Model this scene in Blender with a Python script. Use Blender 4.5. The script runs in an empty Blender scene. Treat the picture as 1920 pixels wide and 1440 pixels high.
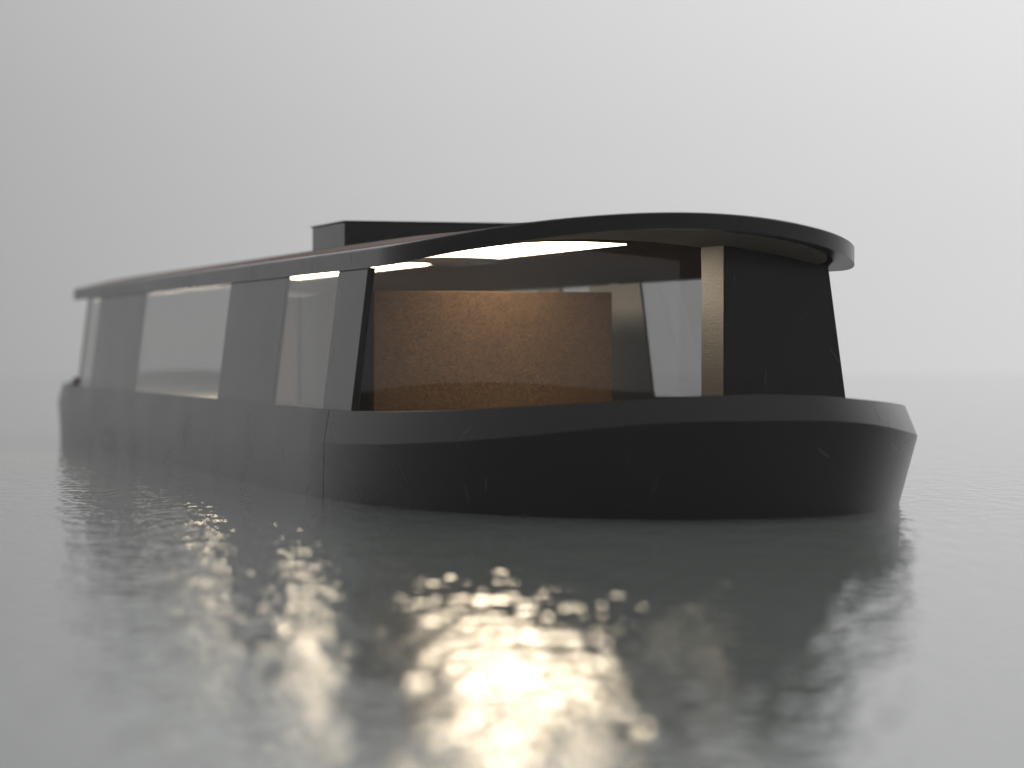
import bpy, bmesh, math, random
from mathutils import Vector
random.seed(4)
scene = bpy.context.scene
R = math.radians
S = 1.6                                   # metres per unit of eye height

# ------------------------------------------------------------------ camera
cam = bpy.data.cameras.new("camera")
cam.sensor_width = 36.0
cam.lens = 93.72
cam.clip_start = 0.1
cam.clip_end = 3000
cam.dof.use_dof = True
cam.dof.focus_distance = 18.0 * S
cam.dof.aperture_fstop = 0.46
camo = bpy.data.objects.new("camera", cam)
scene.collection.objects.link(camo)
camo.location = (0, 0, S)
camo.rotation_euler = (R(90) - math.atan(70.9 / 4998.3), 0, 0)
scene.camera = camo

# ------------------------------------------------------------------ sky, sun, exposure
SUN_AZ, SUN_EL = 30.0, 42.0               # behind the fog, right of the boat
sun_dir = Vector((math.sin(R(SUN_AZ)) * math.cos(R(SUN_EL)), math.cos(R(SUN_AZ)) * math.cos(R(SUN_EL)), math.sin(R(SUN_EL))))
world = bpy.data.worlds.new("World")
scene.world = world
world.use_nodes = True
wn, wl = world.node_tree.nodes, world.node_tree.links
wn.clear()
tc = wn.new("ShaderNodeTexCoord")
dp = wn.new("ShaderNodeVectorMath"); dp.operation = 'DOT_PRODUCT'
dp.inputs[1].default_value = (math.sin(R(30)) * math.cos(R(20)), math.cos(R(30)) * math.cos(R(20)), math.sin(R(20)))   # the fog glows brightest low under the sun
wl.new(tc.outputs["Generated"], dp.inputs[0])
ac = wn.new("ShaderNodeMath"); ac.operation = 'ARCCOSINE'; ac.use_clamp = False
wl.new(dp.outputs["Value"], ac.inputs[0])
dv = wn.new("ShaderNodeMath"); dv.operation = 'DIVIDE'; dv.inputs[1].default_value = math.pi
wl.new(ac.outputs[0], dv.inputs[0])
cr = wn.new("ShaderNodeValToRGB")
el = cr.color_ramp.elements
stops = [(0, 1.0), (24, .755), (34, .605), (45, .400), (60, .43), (85, .42), (110, .30), (180, .17)]
for i, (a, v) in enumerate(stops):
    e = el[i] if i < 2 else el.new(a / 180.0)
    e.position = a / 180.0
    e.color = (v * .998, v, v * .999, 1)
cr.color_ramp.interpolation = 'LINEAR'
wl.new(dv.outputs[0], cr.inputs[0])
bg = wn.new("ShaderNodeBackground")
bg.inputs[1].default_value = 1.0
# an overcast sky grows brighter towards the zenith
sz = wn.new("ShaderNodeSeparateXYZ"); wl.new(tc.outputs["Generated"], sz.inputs[0])
zr = wn.new("ShaderNodeMapRange"); zr.inputs["From Min"].default_value = .08; zr.inputs["From Max"].default_value = 1.0
zr.inputs["To Min"].default_value = 1.0; zr.inputs["To Max"].default_value = 1.7
wl.new(sz.outputs[2], zr.inputs["Value"])
zm = wn.new("ShaderNodeVectorMath"); zm.operation = 'SCALE'
wl.new(cr.outputs[0], zm.inputs[0]); wl.new(zr.outputs[0], zm.inputs["Scale"])
wl.new(zm.outputs[0], bg.inputs[0])
wo = wn.new("ShaderNodeOutputWorld")
wl.new(bg.outputs[0], wo.inputs[0])

sun = bpy.data.lights.new("sun", 'SUN')
sun.energy = 0.5
sun.angle = R(30)
sun.color = (1.0, .97, .93)
suno = bpy.data.objects.new("sun", sun)
scene.collection.objects.link(suno)
suno.rotation_euler = sun_dir.to_track_quat('Z', 'Y').to_euler()
suno.location = (30, 60, 40)

scene.view_settings.view_transform = 'Standard'
scene.view_settings.look = 'None'
scene.view_settings.exposure = 0.0
scene.view_settings.gamma = 1.0
scene.render.engine = 'CYCLES'
scene.cycles.use_denoising = True
scene.cycles.max_bounces = 10
scene.cycles.transparent_max_bounces = 24
scene.cycles.sample_clamp_indirect = 8.0

# ------------------------------------------------------------------ node helpers
def mat(name):
    m = bpy.data.materials.new(name)
    m.use_nodes = True
    nt = m.node_tree
    return m, nt.nodes, nt.links, nt.nodes["Principled BSDF"]

def math_node(n, l, op, a, b=None, clamp=False):
    q = n.new("ShaderNodeMath"); q.operation = op; q.use_clamp = clamp
    for i, v in enumerate((a, b)):
        if v is None: continue
        if isinstance(v, (int, float)): q.inputs[i].default_value = v
        else: l.new(v, q.inputs[i])
    return q.outputs[0]

def noise(n, l, vec, scale, detail=3, rough=.5):
    q = n.new("ShaderNodeTexNoise")
    q.inputs["Scale"].default_value = scale
    q.inputs["Detail"].default_value = detail
    q.inputs["Roughness"].default_value = rough
    if vec is not None: l.new(vec, q.inputs["Vector"])
    return q.outputs["Fac"]

def black_paint(name, base, rough, spec):
    m, n, l, p = mat(name)
    ob = n.new("ShaderNodeTexCoord").outputs["Object"]
    big = noise(n, l, ob, .9, 4, .6)
    rr = n.new("ShaderNodeMapRange")
    rr.inputs["To Min"].default_value = rough - .06; rr.inputs["To Max"].default_value = rough + .07
    l.new(big, rr.inputs["Value"]); l.new(rr.outputs[0], p.inputs["Roughness"])
    p.inputs["Base Color"].default_value = (*base, 1)
    p.inputs["Specular IOR Level"].default_value = spec
    h = math_node(n, l, 'MULTIPLY', noise(n, l, ob, 60, 2, .5), .00035)
    bp = n.new("ShaderNodeBump")
    bp.inputs["Strength"].default_value = 1.0
    bp.inputs["Distance"].default_value = 1.0
    l.new(h, bp.inputs["Height"]); l.new(bp.outputs[0], p.inputs["Normal"])
    return m

def plain(name, base, rough, spec=.5, scale=8, var=.15, bump=.002):
    m, n, l, p = mat(name)
    ob = n.new("ShaderNodeTexCoord").outputs["Object"]
    f = noise(n, l, ob, scale, 4, .6)
    mr = n.new("ShaderNodeMixRGB")
    mr.inputs[1].default_value = (*[c * (1 - var) for c in base], 1)
    mr.inputs[2].default_value = (*[c * (1 + var) for c in base], 1)
    l.new(f, mr.inputs[0]); l.new(mr.outputs[0], p.inputs["Base Color"])
    p.inputs["Roughness"].default_value = rough
    p.inputs["Specular IOR Level"].default_value = spec
    bp = n.new("ShaderNodeBump"); bp.inputs["Distance"].default_value = bump
    l.new(noise(n, l, ob, scale * 12, 3), bp.inputs["Height"]); l.new(bp.outputs[0], p.inputs["Normal"])
    return m

def speckle(name, dark, light, rough, spec, scale, bump=.3):
    """grainy board: sharp dark and light grains"""
    m, n, l, p = mat(name)
    ob = n.new("ShaderNodeTexCoord").outputs["Object"]
    f = noise(n, l, ob, scale, 2, .7)
    g = noise(n, l, ob, scale * .12, 3, .6)
    mr_ = n.new("ShaderNodeMapRange")
    mr_.inputs["From Min"].default_value = .38; mr_.inputs["From Max"].default_value = .64
    l.new(math_node(n, l, 'ADD', math_node(n, l, 'MULTIPLY', f, .93), math_node(n, l, 'MULTIPLY', g, .07)), mr_.inputs["Value"])
    mx = n.new("ShaderNodeMixRGB"); mx.inputs[1].default_value = (*dark, 1); mx.inputs[2].default_value = (*light, 1)
    l.new(mr_.outputs[0], mx.inputs[0]); l.new(mx.outputs[0], p.inputs["Base Color"])
    p.inputs["Roughness"].default_value = rough
    p.inputs["Specular IOR Level"].default_value = spec
    bp = n.new("ShaderNodeBump"); bp.inputs["Distance"].default_value = .012; bp.inputs["Strength"].default_value = bump
    l.new(f, bp.inputs["Height"]); l.new(bp.outputs[0], p.inputs["Normal"])
    return m

def wood(name, a, b, rough, plank, grain_scale=(1.2, 22, 22), gap=.05, spec=.4):
    """boards running along the boat, with grain and dark joints"""
    m, n, l, p = mat(name)
    ob = n.new("ShaderNodeTexCoord").outputs["Object"]
    mp = n.new("ShaderNodeMapping"); mp.inputs["Scale"].default_value = grain_scale
    l.new(ob, mp.inputs["Vector"])
    g = noise(n, l, mp.outputs[0], 1.5, 6, .65)
    sx = n.new("ShaderNodeSeparateXYZ"); l.new(ob, sx.inputs[0])
    y = math_node(n, l, 'DIVIDE', sx.outputs[1], plank)
    fr = math_node(n, l, 'FRACT', y)
    wn_ = n.new("ShaderNodeTexWhiteNoise"); wn_.noise_dimensions = '1D'
    l.new(math_node(n, l, 'FLOOR', y), wn_.inputs["W"])
    f = math_node(n, l, 'ADD', math_node(n, l, 'MULTIPLY', g, .75), math_node(n, l, 'MULTIPLY', wn_.outputs["Value"], .35), True)
    mr = n.new("ShaderNodeMixRGB"); mr.inputs[1].default_value = (*a, 1); mr.inputs[2].default_value = (*b, 1)
    l.new(f, mr.inputs[0])
    jn = math_node(n, l, 'LESS_THAN', fr, gap)
    m2 = n.new("ShaderNodeMixRGB"); m2.inputs[2].default_value = (.012, .01, .009, 1)
    l.new(jn, m2.inputs[0]); l.new(mr.outputs[0], m2.inputs[1])
    l.new(m2.outputs[0], p.inputs["Base Color"])
    p.inputs["Roughness"].default_value = rough
    p.inputs["Specular IOR Level"].default_value = spec
    bp = n.new("ShaderNodeBump"); bp.inputs["Distance"].default_value = .003; bp.inputs["Strength"].default_value = .6
    l.new(math_node(n, l, 'SUBTRACT', g, jn), bp.inputs["Height"]); l.new(bp.outputs[0], p.inputs["Normal"])
    return m

def glass_mat():
    m, n, l, p = mat("clear window glass")
    n.remove(p)
    out = n["Material Output"]
    tr = n.new("ShaderNodeBsdfTransparent"); tr.inputs[0].default_value = (.81, .81, .81, 1)
    gl = n.new("ShaderNodeBsdfGlossy"); gl.inputs["Roughness"].default_value = 0.0
    ge = n.new("ShaderNodeNewGeometry")
    dt = n.new("ShaderNodeVectorMath"); dt.operation = 'DOT_PRODUCT'
    l.new(ge.outputs["Incoming"], dt.inputs[0]); l.new(ge.outputs["Normal"], dt.inputs[1])
    k = math_node(n, l, 'SUBTRACT', 1.0, math_node(n, l, 'ABSOLUTE', dt.outputs["Value"]), True)
    f = math_node(n, l, 'MULTIPLY_ADD', math_node(n, l, 'POWER', k, 5.0), .957)
    f.node.inputs[2].default_value = .043
    mx = n.new("ShaderNodeMixShader")
    l.new(f, mx.inputs[0]); l.new(tr.outputs[0], mx.inputs[1]); l.new(gl.outputs[0], mx.inputs[2])
    l.new(mx.outputs[0], out.inputs["Surface"])
    return m

def lamp_mat(strength):
    m, n, l, p = mat("warm ceiling light diffuser")
    p.inputs["Base Color"].default_value = (.6, .6, .58, 1)
    p.inputs["Emission Color"].default_value = (1.0, .83, .60, 1)
    p.inputs["Emission Strength"].default_value = strength
    return m

M_HULL = black_paint("matt black hull steel", (.0062, .0064, .0064), .255, .37)
M_WALL = black_paint("matt black wall steel", (.0066, .0066, .0066), .20, .37)
M_INNER = plain("olive grey inner lining", (.045, .042, .036), .38, .5, 30, .25, .002)
M_JAMB = speckle("rough bronze jamb", (.003, .0025, .002), (.022, .017, .012), .40, .42, 64, .75)
M_DECK = plain("grey deck paint", (.05, .05, .049), .6, .4, 5, .15)
M_ROOFWOOD = wood("reddish brown roof boards", (.070, .036, .029), (.155, .085, .066), .75, .19)
M_CEIL = wood("dark ceiling boards", (.030, .017, .009), (.062, .038, .022), .7, .24, (1.0, 16, 16), .02, 0.0)
M_SOFFIT_LIT = wood("soffit boards painted as lit", (.115, .098, .070), (.175, .152, .112), .6, .24, (1.0, 16, 16), .02)  # lighter copy of the ceiling boards; the light is in the colour
M_CORE = speckle("brown cork board", (.012, .0062, .0027), (.078, .044, .0205), .8, .15, 62)
M_PALE_LIT = speckle("pinkish board painted as lit", (.66, .44, .34), (.85, .64, .54), .6, .3, 42)  # base colour raised to stand in for light missing on the core sides
M_DOOR = plain("brushed grey metal", (.42, .42, .42), .35, .6, 10, .1)
M_GLASS = glass_mat()
M_LAMP = lamp_mat(25.0)
M_SCRATCH = plain("scratched paint", (.011, .011, .011), .30, .6, 20, .2)
M_BOLL = plain("rusty brown iron", (.075, .035, .030), .7, .4, 20, .3)

# ------------------------------------------------------------------ mesh helpers (boat units: u to the bow, v to starboard, z up)
def finish(name, bm, material, parent=None, smooth=None):
    bmesh.ops.scale(bm, vec=(S, S, S), verts=bm.verts)
    uvl = bm.loops.layers.uv.verify()
    arc = bm.verts.layers.float.get("arc")
    bm.normal_update()
    for f in bm.faces:
        nx, ny, nz = (abs(c) for c in f.normal)
        for lp in f.loops:
            co = lp.vert.co
            if arc is not None: lp[uvl].uv = (lp.vert[arc] * S, co.z)
            elif nz > nx and nz > ny: lp[uvl].uv = (co.x, co.y)
            elif nx > ny: lp[uvl].uv = (co.y + 3.3, co.z)
            else: lp[uvl].uv = (co.x, co.z)
    me = bpy.data.meshes.new(name)
    bm.to_mesh(me); bm.free()
    me.materials.append(material)
    o = bpy.data.objects.new(name, me)
    scene.collection.objects.link(o)
    if parent is not None: o.parent = parent
    if smooth is not None:
        for pl in me.polygons: pl.use_smooth = True
        me.set_sharp_from_angle(angle=R(smooth))
    return o

def hexa(bm, c):
    """c: four bottom corners then the four above them"""
    v = [bm.verts.new(p) for p in c]
    for q in ((3, 2, 1, 0), (4, 5, 6, 7), (0, 1, 5, 4), (1, 2, 6, 5), (2, 3, 7, 6), (3, 0, 4, 7)):
        bm.faces.new([v[i] for i in q])
    return v

def box(bm, x0, x1, y0, y1, z0, z1):
    return hexa(bm, [(x0, y0, z0), (x1, y0, z0), (x1, y1, z0), (x0, y1, z0), (x0, y0, z1), (x1, y0, z1), (x1, y1, z1), (x0, y1, z1)])

def bevel(bm, w, seg=2):
    bmesh.ops.recalc_face_normals(bm, faces=bm.faces)
    bmesh.ops.bevel(bm, geom=[e for e in bm.edges], offset=w, segments=1, affect='EDGES', profile=.5)

def outline(b, a, n, bow0, stern0, a_st, o, nb=96, ns=60):
    """closed plan outline offset outward by o: list of (u, v, bow angle or None, stern angle or None)"""
    pts = []
    B, A, T = b + o, a + o, a_st + o
    L = bow0 - stern0
    for i in range(ns):                                   # port side, stern to bow
        f = i / ns
        pts.append((stern0 + L * f, -B, 0.0, 0.0))
    for i in range(nb + 1):                               # round the bow
        t = math.pi * i / nb
        c, s = math.cos(t), math.sin(t)
        pts.append((bow0 + A * abs(s) ** (2 / n), -B * math.copysign(abs(c) ** (2 / n), c), min(t, math.pi - t), 0.0))
    for i in range(1, ns):
        f = i / ns
        pts.append((bow0 - L * f, B, 0.0, 0.0))
    for i in range(nb + 1):
        t = math.pi * i / nb
        c, s = math.cos(t), math.sin(t)
        if i == nb: continue
        pts.append((stern0 - T * abs(s) ** (2 / n), B * math.copysign(abs(c) ** (2 / n), c), 0.0, min(t, math.pi - t)))
    return pts

def interp(x, tab):
    if x <= tab[0][0]: return tab[0][1]
    for (x0, y0), (x1, y1) in zip(tab, tab[1:]):
        if x <= x1:
            return y0 + (y1 - y0) * (x - x0) / (x1 - x0)
    return tab[-1][1]

def smooth_closed(vals, k=3):
    n = len(vals)
    for _ in range(k):
        vals = [(vals[i - 1] + 2 * vals[i] + vals[(i + 1) % n]) / 4 for i in range(n)]
    return vals

def loft(bm, rings, closed=True):
    arc = bm.verts.layers.float.new("arc")
    first = rings[0]
    s = [0.0]
    for p, q in zip(first, first[1:]): s.append(s[-1] + math.hypot(q[0] - p[0], q[1] - p[1]))
    vr = []
    for r in rings:
        row = []
        for i, p in enumerate(r):
            v = bm.verts.new(p); v[arc] = s[i]; row.append(v)
        vr.append(row)
    n = len(first)
    for a, b in zip(vr, vr[1:]):
        for i in range(n if closed else n - 1):
            j = (i + 1) % n
            bm.faces.new((a[i], a[j], b[j], b[i]))
    return vr

# ------------------------------------------------------------------ water
def make_water():
    m, n, l, p = mat("grey rippled water")
    p.inputs["Base Color"].default_value = (.184, .200, .190, 1)
    p.inputs["Roughness"].default_value = .02
    p.inputs["IOR"].default_value = 2.7
    p.inputs["Specular Tint"].default_value = (.982, 1.0, .988, 1)
    ge = n.new("ShaderNodeTexCoord").outputs["Object"]
    mp = n.new("ShaderNodeMapping"); mp.inputs["Rotation"].default_value = (0, 0, R(6)); mp.inputs["Scale"].default_value = (1.55, .64, 1)
    l.new(ge, mp.inputs["Vector"])
    a = noise(n, l, mp.outputs[0], 4.5, 1, .5)
    b = noise(n, l, mp.outputs[0], 1.4, 1, .5)
    c = noise(n, l, mp.outputs[0], 11.0, 1, .5)
    h = math_node(n, l, 'ADD', math_node(n, l, 'MULTIPLY', a, .0200), math_node(n, l, 'MULTIPLY', b, .0160))
    h = math_node(n, l, 'ADD', h, math_node(n, l, 'MULTIPLY', c, .0014))
    bp = n.new("ShaderNodeBump"); bp.inputs["Strength"].default_value = 1; bp.inputs["Distance"].default_value = 1.0
    l.new(h, bp.inputs["Height"]); l.new(bp.outputs[0], p.inputs["Normal"])
    bm = bmesh.new()
    xs = [-150, -40, -10, 0, 10, 40, 150]
    ys = [-60, 0, 20, 60, 152]
    g = [[bm.verts.new((x, y, 0)) for x in xs] for y in ys]
    for i in range(len(ys) - 1):
        for j in range(len(xs) - 1):
            bm.faces.new((g[i][j], g[i][j + 1], g[i + 1][j + 1], g[i + 1][j]))
    me = bpy.data.meshes.new("water"); bm.to_mesh(me); bm.free()
    me.materials.append(m)
    o = bpy.data.objects.new("water", me)
    scene.collection.objects.link(o)
    o["kind"] = "structure"
make_water()

# ------------------------------------------------------------------ the boat
PSI = 0.309786
boat = bpy.data.objects.new("houseboat", None)
scene.collection.objects.link(boat)
boat.location = (0.404094 * S, 18.505778 * S, 0)
boat.rotation_euler = (0, 0, PSI - math.pi / 2)
boat["label"] = "long black houseboat with rounded bow, curved roof and lit glass cabin floating on grey water"
boat["category"] = "houseboat"

# --- hull
HULL = dict(b=1.9072, a=3.2655, n=2.0755, bow0=0.0, stern0=-10.9, a_st=3.2)
TOP = [(0, .586), (.40, .587), (.56, .599), (.735, .621), (.9, .644), (1.05, .666), (1.2, .687), (1.32, .706), (1.45, .719), (1.571, .724)]
KNU = [(0, .369), (.22, .370), (.47, .392), (.76, .436), (.97, .485), (1.1, .521), (1.25, .553), (1.38, .569), (1.571, .572)]
SEAM_U = (.715, .722)

FLARE = [(0, 0.0), (.15, .03), (.35, .35), (.55, .75), (.75, 1.0)]    # the flare opens towards both ends
def hull_ring(o, tab, zfix=None, o_mid=None):
    pts = outline(o=o, **HULL)
    if o_mid is not None:
        mid = outline(o=o_mid, **HULL)
        k = smooth_closed([interp(max(p[2], p[3]), FLARE) for p in pts], 8)
        pts = [(q[0] + (p[0] - q[0]) * f, q[1] + (p[1] - q[1]) * f, p[2], p[3]) for p, q, f in zip(pts, mid, k)]
    if zfix is not None: z = [zfix] * len(pts)
    else: z = smooth_closed([interp(max(p[2], p[3]), tab) for p in pts], 4)
    return [(p[0], p[1], zz) for p, zz in zip(pts, z)]

bm = bmesh.new()
r_keel = hull_ring(-.10, None, -.45)
r_wl = hull_ring(0.0, None, 0.0)
r_kn = hull_ring(.125, KNU, o_mid=-.016)
r_tp = hull_ring(.045, TOP, o_mid=-.048)
r_ti = [(p[0], p[1], q[2] - .006) for p, q in zip(hull_ring(-.055, TOP, o_mid=-.10), r_tp)]
r_in = hull_ring(-.055, None, .48, o_mid=-.10)
r_lo = [tuple((a + b) / 2 for a, b in zip(p, q)) for p, q in zip(r_wl, r_kn)]
rings = [r_keel, r_wl, r_lo, r_kn, r_tp, r_ti, r_in]
# weld seam where the bow plating starts: a narrow groove on both sides
def add_seam(rings):
    out = [list(r) for r in rings]
    n = len(rings[0])
    res = [[] for _ in rings]
    for i in range(n):
        for k, r in enumerate(rings): res[k].append(r[i])
        j = (i + 1) % n
        u0, u1 = rings[3][i][0], rings[3][j][0]
        for side, su in ((-1, .515), (1, .515)):
            if rings[3][i][1] * side > 0.5 and (u0 - su) * (u1 - su) < 0:
                f = (su - u0) / (u1 - u0)
                d = .0026 / abs(u1 - u0)
                for off, dep in ((-2.2, 0), (-1, 1), (1, 1), (2.2, 0)):
                    g = f + off * d
                    for k, r in enumerate(rings):
                        p, q = r[i], r[j]
                        x = [p[m] + (q[m] - p[m]) * g for m in range(3)]
                        if dep and k < 5: x[1] -= side * .018
                        res[k].append(tuple(x))
    return res
rings = add_seam(rings)
vr = loft(bm, rings)
bm.faces.new(list(reversed(vr[0])))
bmesh.ops.recalc_face_normals(bm, faces=bm.faces)
hull = finish("hull", bm, M_HULL, boat, 7)

# --- deck
bm = bmesh.new()
def slab_between(bm, b, a, n, bow0, stern0, a_st, o, zlo, zhi, u0=None, u1=None, nu=150, nv=16, crown=0.0, wide=None):
    """cambered sheet with thickness inside an offset outline; zlo, zhi are functions of v"""
    lo_u = stern0 - (a_st + o) if u0 is None else u0
    hi_u = bow0 + (a + o) if u1 is None else u1
    us = []
    for i in range(nu + 1):
        f = i / nu
        us.append(lo_u + (hi_u - lo_u) * (.5 - .5 * math.cos(math.pi * f)))
    def half(u):
        B = b + o
        if u > bow0: k = (u - bow0) / (a + o)
        elif u < stern0: k = (stern0 - u) / (a_st + o)
        else: return B
        return B * max(1 - min(k, 1) ** n, 0) ** (1 / n)
    top, bot = [], []
    for u in us:
        w = max(half(u), .004)
        if wide is not None and stern0 + .6 < u < wide: w = b + o + .125
        lift = crown * min(max((.2 - u) / 1.6, 0), 1)
        rt, rb = [], []
        for j in range(nv + 1):
            v = -w + 2 * w * j / nv
            rt.append(bm.verts.new((u, v, zhi(v) + lift * (1 - (v / w) ** 2)))); rb.append(bm.verts.new((u, v, zlo(v))))
        top.append(rt); bot.append(rb)
    for i in range(nu):
        for j in range(nv):
            bm.faces.new((top[i][j], top[i + 1][j], top[i + 1][j + 1], top[i][j + 1]))
            bm.faces.new((bot[i][j], bot[i][j + 1], bot[i + 1][j + 1], bot[i + 1][j]))
        bm.faces.new((top[i][0], bot[i][0], bot[i + 1][0], top[i + 1][0]))
        bm.faces.new((top[i][nv], top[i + 1][nv], bot[i + 1][nv], bot[i][nv]))
    for i, fl in ((0, 1), (nu, 0)):
        for j in range(nv):
            q = (top[i][j], top[i][j + 1], bot[i][j + 1], bot[i][j])
            bm.faces.new(q if not fl else q[::-1])
slab_between(bm, o=-.08, zlo=lambda v: .47, zhi=lambda v: .515, **HULL)
bmesh.ops.recalc_face_normals(bm, faces=bm.faces)
finish("deck", bm, M_DECK, boat)

# --- roof
ROOF = dict(b=1.618, a=1.33, n=2.03, bow0=.90, stern0=-12.2, a_st=1.33)
zt = lambda v: 1.822 - .0725 * v * v
zb = lambda v: 1.7215 - .0805 * v * v
bm = bmesh.new()
def roof_ring(o, zf): return [(p[0], p[1], zf(p[1])) for p in outline(o=o, **ROOF)]
rr = [roof_ring(0, zb), roof_ring(0, lambda v: zt(v) - .007), roof_ring(-.007, zt), roof_ring(-.14, zt),
      roof_ring(-.14, zb), roof_ring(-.004, zb)]
rr.append(rr[0])
vr = loft(bm, rr)
bmesh.ops.remove_doubles(bm, verts=bm.verts, dist=1e-5)
bmesh.ops.recalc_face_normals(bm, faces=bm.faces)
roof = finish("roof", bm, M_HULL, boat, 7)
bm = bmesh.new()
slab_between(bm, o=-.143, zlo=lambda v: zt(v) - .035, zhi=lambda v: zt(v) + .003, crown=.030, **ROOF)
bmesh.ops.recalc_face_normals(bm, faces=bm.faces)
finish("roof_deck", bm, M_ROOFWOOD, roof)
bm = bmesh.new()
slab_between(bm, o=-.18, wide=.5, zlo=lambda v: zb(v) - .002, zhi=lambda v: zb(v) + .03, u1=.545, **ROOF)
bmesh.ops.recalc_face_normals(bm, faces=bm.faces)
ceiling = finish("ceiling", bm, M_CEIL, roof)

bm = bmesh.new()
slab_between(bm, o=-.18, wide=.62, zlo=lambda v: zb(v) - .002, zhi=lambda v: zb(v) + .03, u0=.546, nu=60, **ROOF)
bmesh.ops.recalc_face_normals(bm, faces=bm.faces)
finish("bow_soffit", bm, M_SOFFIT_LIT, roof)

def strip(name, u0, u1, va, vb, zf, th, m, parent, nv=10):
    bm = bmesh.new()
    lo, hi = [], []
    for u in (u0, u1):
        vs = [va + (vb - va) * j / nv for j in range(nv + 1)]
        lo.append([bm.verts.new((u, v, zf(v))) for v in vs])
        hi.append([bm.verts.new((u, v, zf(v) + th)) for v in vs])
    for j in range(nv):
        bm.faces.new((lo[0][j], lo[0][j + 1], lo[1][j + 1], lo[1][j]))
        bm.faces.new((hi[0][j], hi[1][j], hi[1][j + 1], hi[0][j + 1]))
        for k in (0, 1): bm.faces.new((lo[k][j], lo[k][j + 1], hi[k][j + 1], hi[k][j]))
    for j in (0, nv): bm.faces.new((lo[0][j], lo[1][j], hi[1][j], hi[0][j]))
    bmesh.ops.recalc_face_normals(bm, faces=bm.faces)
    return finish(name, bm, m, parent)
strip("ceiling_light", -3.3, .12, -.37, .37, lambda v: zb(v) - .008, .007, M_LAMP, ceiling)
strip("ceiling_light", -9.6, -4.55, -.85, .33, lambda v: zb(v) - .008, .007, M_LAMP, ceiling)
strip("hatch_shade_plate", -4.5, -3.36, -.55, .55, lambda v: zb(v) - .014, .013, M_WALL, ceiling)  # black plate painted as the shade of the open hatch, no hole cut

# --- housing on the roof
bm = bmesh.new(); box(bm, -3.9, -2.82, -.9, .9, 1.70, 1.972); bevel(bm, .004)
hs = finish("roof_housing", bm, M_WALL, roof, 30)
bm = bmesh.new(); box(bm, -3.915, -2.805, -.915, .915, 1.9725, 1.985); bevel(bm, .003)
finish("lid", bm, M_WALL, hs, 30)

# --- side walls: solid panels leaning inward, with panes between them
VB, VT, ZB, TH = 1.725, 1.60, .50, .045
def wall_at(z): return VB + (VT - VB) * (z - ZB) / (1.515 - ZB)
def side_piece(name, u0, u1, side, m, inset, th, par, zlo=ZB):
    zh = zb(VT) - .001
    c = []
    for z in (zlo, zh):
        w = wall_at(z) - inset
        c += [(u0, side * w, z), (u1, side * w, z), (u1, side * (w - th), z), (u0, side * (w - th), z)]
    bm = bmesh.new(); hexa(bm, c)
    if m is M_GLASS: bmesh.ops.recalc_face_normals(bm, faces=bm.faces)
    else: bevel(bm, .0012)
    return finish(name, bm, m, par)
def lining(u0, u1, side, par, ins=TH + .001):
    o = side_piece("inner_lining", u0 + .004, u1 - .004, side, M_INNER, ins, .006, par)
    return o
for u0, u1 in ((-.20, .58), (-3.80, -1.76), (-10.5, -7.80)):
    th = TH if u1 == .58 else .015
    w = side_piece("wall_panel", u0, u1, -1, M_WALL, 0, th, boat); lining(u0, u1, -1, w, th + .001)
    if u1 == .58: front_wall = w
for u0, u1 in ((-1.2, .536), (-4.1, -2.85), (-5.5, -4.85), (-10.5, -7.80)):
    w = side_piece("wall_panel", u0, u1, 1, M_WALL, 0, .015, boat); lining(u0, u1, 1, w, .016)
for u0, u1 in ((-1.76, -.20), (-7.80, -3.80), (-11.3, -10.5)):
    side_piece("window_pane", u0 + .0005, u1 - .0005, -1, M_GLASS, .0008, .012, boat)
for u0, u1 in ((-2.85, -1.2), (-4.85, -4.1), (-7.80, -5.5), (-11.3, -10.5)):
    side_piece("window_pane", u0 + .002, u1 - .002, 1, M_GLASS, .002, .012, boat)

def cross_piece(name, u0, u1, va_b, va_t, vb_b, vb_t, m, par, zlo=ZB, dz=.001, nv=16, back=None):
    """upright piece across the boat under the cambered ceiling"""
    bm = bmesh.new()
    cols = []
    for k, u in enumerate((u0, u1)):
        A = (va_b, va_t, vb_b, vb_t)
        if back and k == 0: A = back
        bot, top = [], []
        for j in range(nv + 1):
            f = j / nv
            v = A[1] + (A[3] - A[1]) * f
            bot.append(bm.verts.new((u, A[0] + (A[2] - A[0]) * f, zlo))); top.append(bm.verts.new((u, v, zb(v) + dz)))
        cols.append((bot, top))
    (b0, t0), (b1, t1) = cols
    for j in range(nv):
        bm.faces.new((b0[j], b0[j + 1], t0[j + 1], t0[j])); bm.faces.new((b1[j], t1[j], t1[j + 1], b1[j + 1]))
        bm.faces.new((t0[j], t0[j + 1], t1[j + 1], t1[j])); bm.faces.new((b0[j], b1[j], b1[j + 1], b0[j + 1]))
    for j in (0, nv): bm.faces.new((b0[j], t0[j], t1[j], b1[j]))
    bmesh.ops.recalc_face_normals(bm, faces=bm.faces)
    return finish(name, bm, m, par)
cross_piece("front_window_pane", .536, .552, -1.665, -1.548, .775, .775, M_GLASS, boat)
cross_piece("stern_window_pane", -11.318, -11.302, -1.70, -1.58, 1.70, 1.58, M_GLASS, boat)
for s in (-1, 1):
    side_piece("corner_post", -11.36, -11.32, s, M_INNER, 0, .04, boat)
fp = cross_piece("front_panel", .54, .95, .762, .762, 1.672, 1.52, M_WALL, boat, dz=.002, back=(.762, .762, 1.722, 1.60))
bm = bmesh.new(); box(bm, .555, .949, .7565, .7615, ZB, zb(.76) + .002)
finish("door_jamb", bm, M_JAMB, fp)

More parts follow.
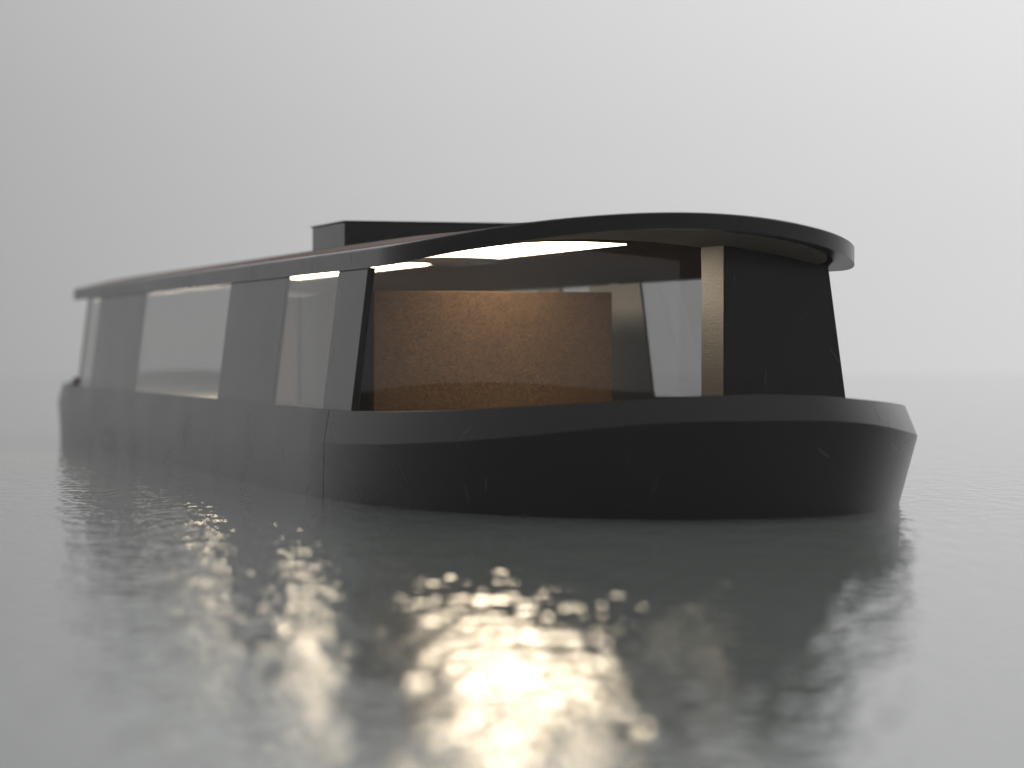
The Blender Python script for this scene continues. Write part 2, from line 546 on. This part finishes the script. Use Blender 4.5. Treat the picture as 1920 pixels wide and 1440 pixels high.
# --- scratches and small dents in the paint (boat units), raised a millimetre or two out of their own part's surface
from mathutils.bvhtree import BVHTree
def add_scratches(host, lines, half=.0042, height=.0011):
    bm = bmesh.new(); bm.from_mesh(host.data)
    tree = BVHTree.FromBMesh(bm)
    if len(host.data.materials) < 2: host.data.materials.append(M_SCRATCH)
    for line in lines:
        P = [Vector(p) * S for p in line]
        n = 9
        pts = []
        for i in range(n):
            t = i / (n - 1)
            if len(P) == 2: q = P[0].lerp(P[1], t)
            else: q = P[0] * ((1 - t) * (1 - 2 * t)) + P[1] * (4 * t * (1 - t)) + P[2] * (t * (2 * t - 1))
            loc, nor, _, _ = tree.find_nearest(q)
            pts.append((loc, nor, t))
        rows = []
        for i, (loc, nor, t) in enumerate(pts):
            d = (pts[min(i + 1, n - 1)][0] - pts[max(i - 1, 0)][0]).normalized()
            side = d.cross(nor).normalized()
            k = max(math.sin(math.pi * min(max(t, .02), .98)) ** .7, .05)
            w, h = half * S * k, height * S * k
            rows.append([bm.verts.new(loc - side * w + nor * .0002), bm.verts.new(loc + nor * h), bm.verts.new(loc + side * w + nor * .0002)])
        for a, b in zip(rows, rows[1:]):
            for k in (0, 1):
                f = bm.faces.new((a[k], b[k], b[k + 1], a[k + 1])); f.material_index = 1
    bm.to_mesh(host.data); bm.free()
add_scratches(hull, [
    [(.851, -1.866, .352), (.843, -1.864, .284), (.833, -1.862, .215)], [(1.709, -1.704, .310), (1.738, -1.681, .232), (1.751, -1.664, .164)],
    [(2.281, -1.448, .202), (2.280, -1.431, .131), (2.273, -1.419, .067)], [(2.447, -1.357, .224), (2.414, -1.356, .144)],
    [(.098, -1.906, .004), (.142, -1.906, .049), (.225, -1.903, .100)], [(-.676, -1.905, .320), (-.624, -1.906, .248), (-.590, -1.906, .175)],
    [(3.132, -.719, .385), (3.119, -.718, .317)], [(3.153, -.593, .154), (3.172, -.574, .200), (3.190, -.561, .262)],
    [(.149, -1.874, .513), (.167, -1.886, .456), (.180, -1.896, .407)], [(1.199, -1.773, .576), (1.236, -1.786, .503)],
    [(2.383, -1.419, .516), (2.344, -1.457, .474), (2.325, -1.481, .433)], [(2.315, -1.485, .426), (2.298, -1.487, .397)],
    [(-3.1, -1.906, .30), (-3.05, -1.906, .22)], [(-1.9, -1.88, .52), (-1.86, -1.89, .45)]])
add_scratches(hull, [
    [(3.285, .380, .414), (3.267, .422, .382), (3.242, .478, .352)], [(2.927, 1.010, .429), (2.865, 1.064, .391), (2.779, 1.142, .371)],
    [(2.724, 1.201, .411), (2.633, 1.282, .436)], [(2.998, .877, .631), (3.026, .881, .577), (3.039, .900, .530)],
    [(2.948, .985, .549), (2.977, .975, .505), (2.913, 1.034, .461)]], .006, .0016)
add_scratches(roof, [[(.199, -1.618, 1.620), (.213, -1.618, 1.584), (.227, -1.618, 1.545)], [(-1.211, -1.618, 1.617), (-1.195, -1.618, 1.563)]])
add_scratches(front_wall, [[(-.111, -1.614, 1.402), (-.067, -1.617, 1.373), (-.004, -1.622, 1.335)], [(-.091, -1.664, .997), (-.080, -1.670, .942), (-.051, -1.678, .885)]], .0035)
add_scratches(fp, [[(.95, 1.522, .989), (.95, 1.569, .935), (.95, 1.615, .875)], [(.95, 1.068, .871), (.95, 1.060, .796), (.95, 1.056, .713)],
    [(.95, 1.391, 1.206), (.95, 1.301, 1.177), (.95, 1.215, 1.140)], [(.95, .831, 1.514), (.95, .835, 1.418)]], .007, .003)
add_scratches(hs, [[(-2.82, -.472, 1.880), (-2.82, -.580, 1.845)]])

# --- cabin core
bm = bmesh.new(); box(bm, -3.66, -1.76, -.945, .945, .516, 1.415); bevel(bm, .004)
core = finish("cabin_core", bm, M_CORE, boat, 30)
bm = bmesh.new(); box(bm, -4.2, -3.664, -.93, .90, .516, 1.41); bevel(bm, .004)
finish("sliding_door", bm, M_DOOR, core)
bm = bmesh.new(); box(bm, -5.7, -4.204, -.945, .945, .516, 1.415); bevel(bm, .004)
finish("rear_partition", bm, M_CORE, core)
for u0, u1, m in ((-3.655, -2.7, M_PALE_LIT), (-5.69, -4.21, M_PALE_LIT)):
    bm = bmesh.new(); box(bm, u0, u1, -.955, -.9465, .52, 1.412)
    finish("painted_lit_cladding", bm, m, core)  # board added so the core side looks lit; light sits in its colour

# --- mooring bollard on the stern
bm = bmesh.new()
prof = [(.030, .585), (.030, .60), (.020, .605), (.020, .635), (.033, .642), (.033, .655), (.018, .662), (0.0005, .664)]
rg = []
for r_, z_ in prof:
    rg.append([bm.verts.new((-11.45 + r_ * math.cos(2 * math.pi * k / 20), -1.72 + r_ * math.sin(2 * math.pi * k / 20), z_)) for k in range(20)])
for a, b in zip(rg, rg[1:]):
    for k in range(20): bm.faces.new((a[k], a[(k + 1) % 20], b[(k + 1) % 20], b[k]))
bm.faces.new(list(reversed(rg[0])))
bmesh.ops.recalc_face_normals(bm, faces=bm.faces)
finish("mooring_bollard", bm, M_BOLL, boat, 40)

# ------------------------------------------------------------------ haze
def make_haze(density):
    m = bpy.data.materials.new("thin pale haze"); m.use_nodes = True
    n, l = m.node_tree.nodes, m.node_tree.links
    n.clear()
    pv = n.new("ShaderNodeVolumePrincipled")
    pv.inputs["Color"].default_value = (.97, .97, .97, 1)
    pv.inputs["Density"].default_value = density
    pv.inputs["Anisotropy"].default_value = .2
    out = n.new("ShaderNodeOutputMaterial"); l.new(pv.outputs[0], out.inputs["Volume"])
    bm = bmesh.new()
    v = [bm.verts.new((x, y, z)) for z in (-1, 9) for y in (-64, 156) for x in (-155, 155)]
    for q in ((0, 2, 3, 1), (4, 5, 7, 6), (0, 1, 5, 4), (1, 3, 7, 5), (3, 2, 6, 7), (2, 0, 4, 6)):
        bm.faces.new([v[i] for i in q])
    me = bpy.data.meshes.new("haze"); bm.to_mesh(me); bm.free()
    me.materials.append(m)
    o = bpy.data.objects.new("haze", me)
    scene.collection.objects.link(o)
    o["kind"] = "stuff"
make_haze(.0008)
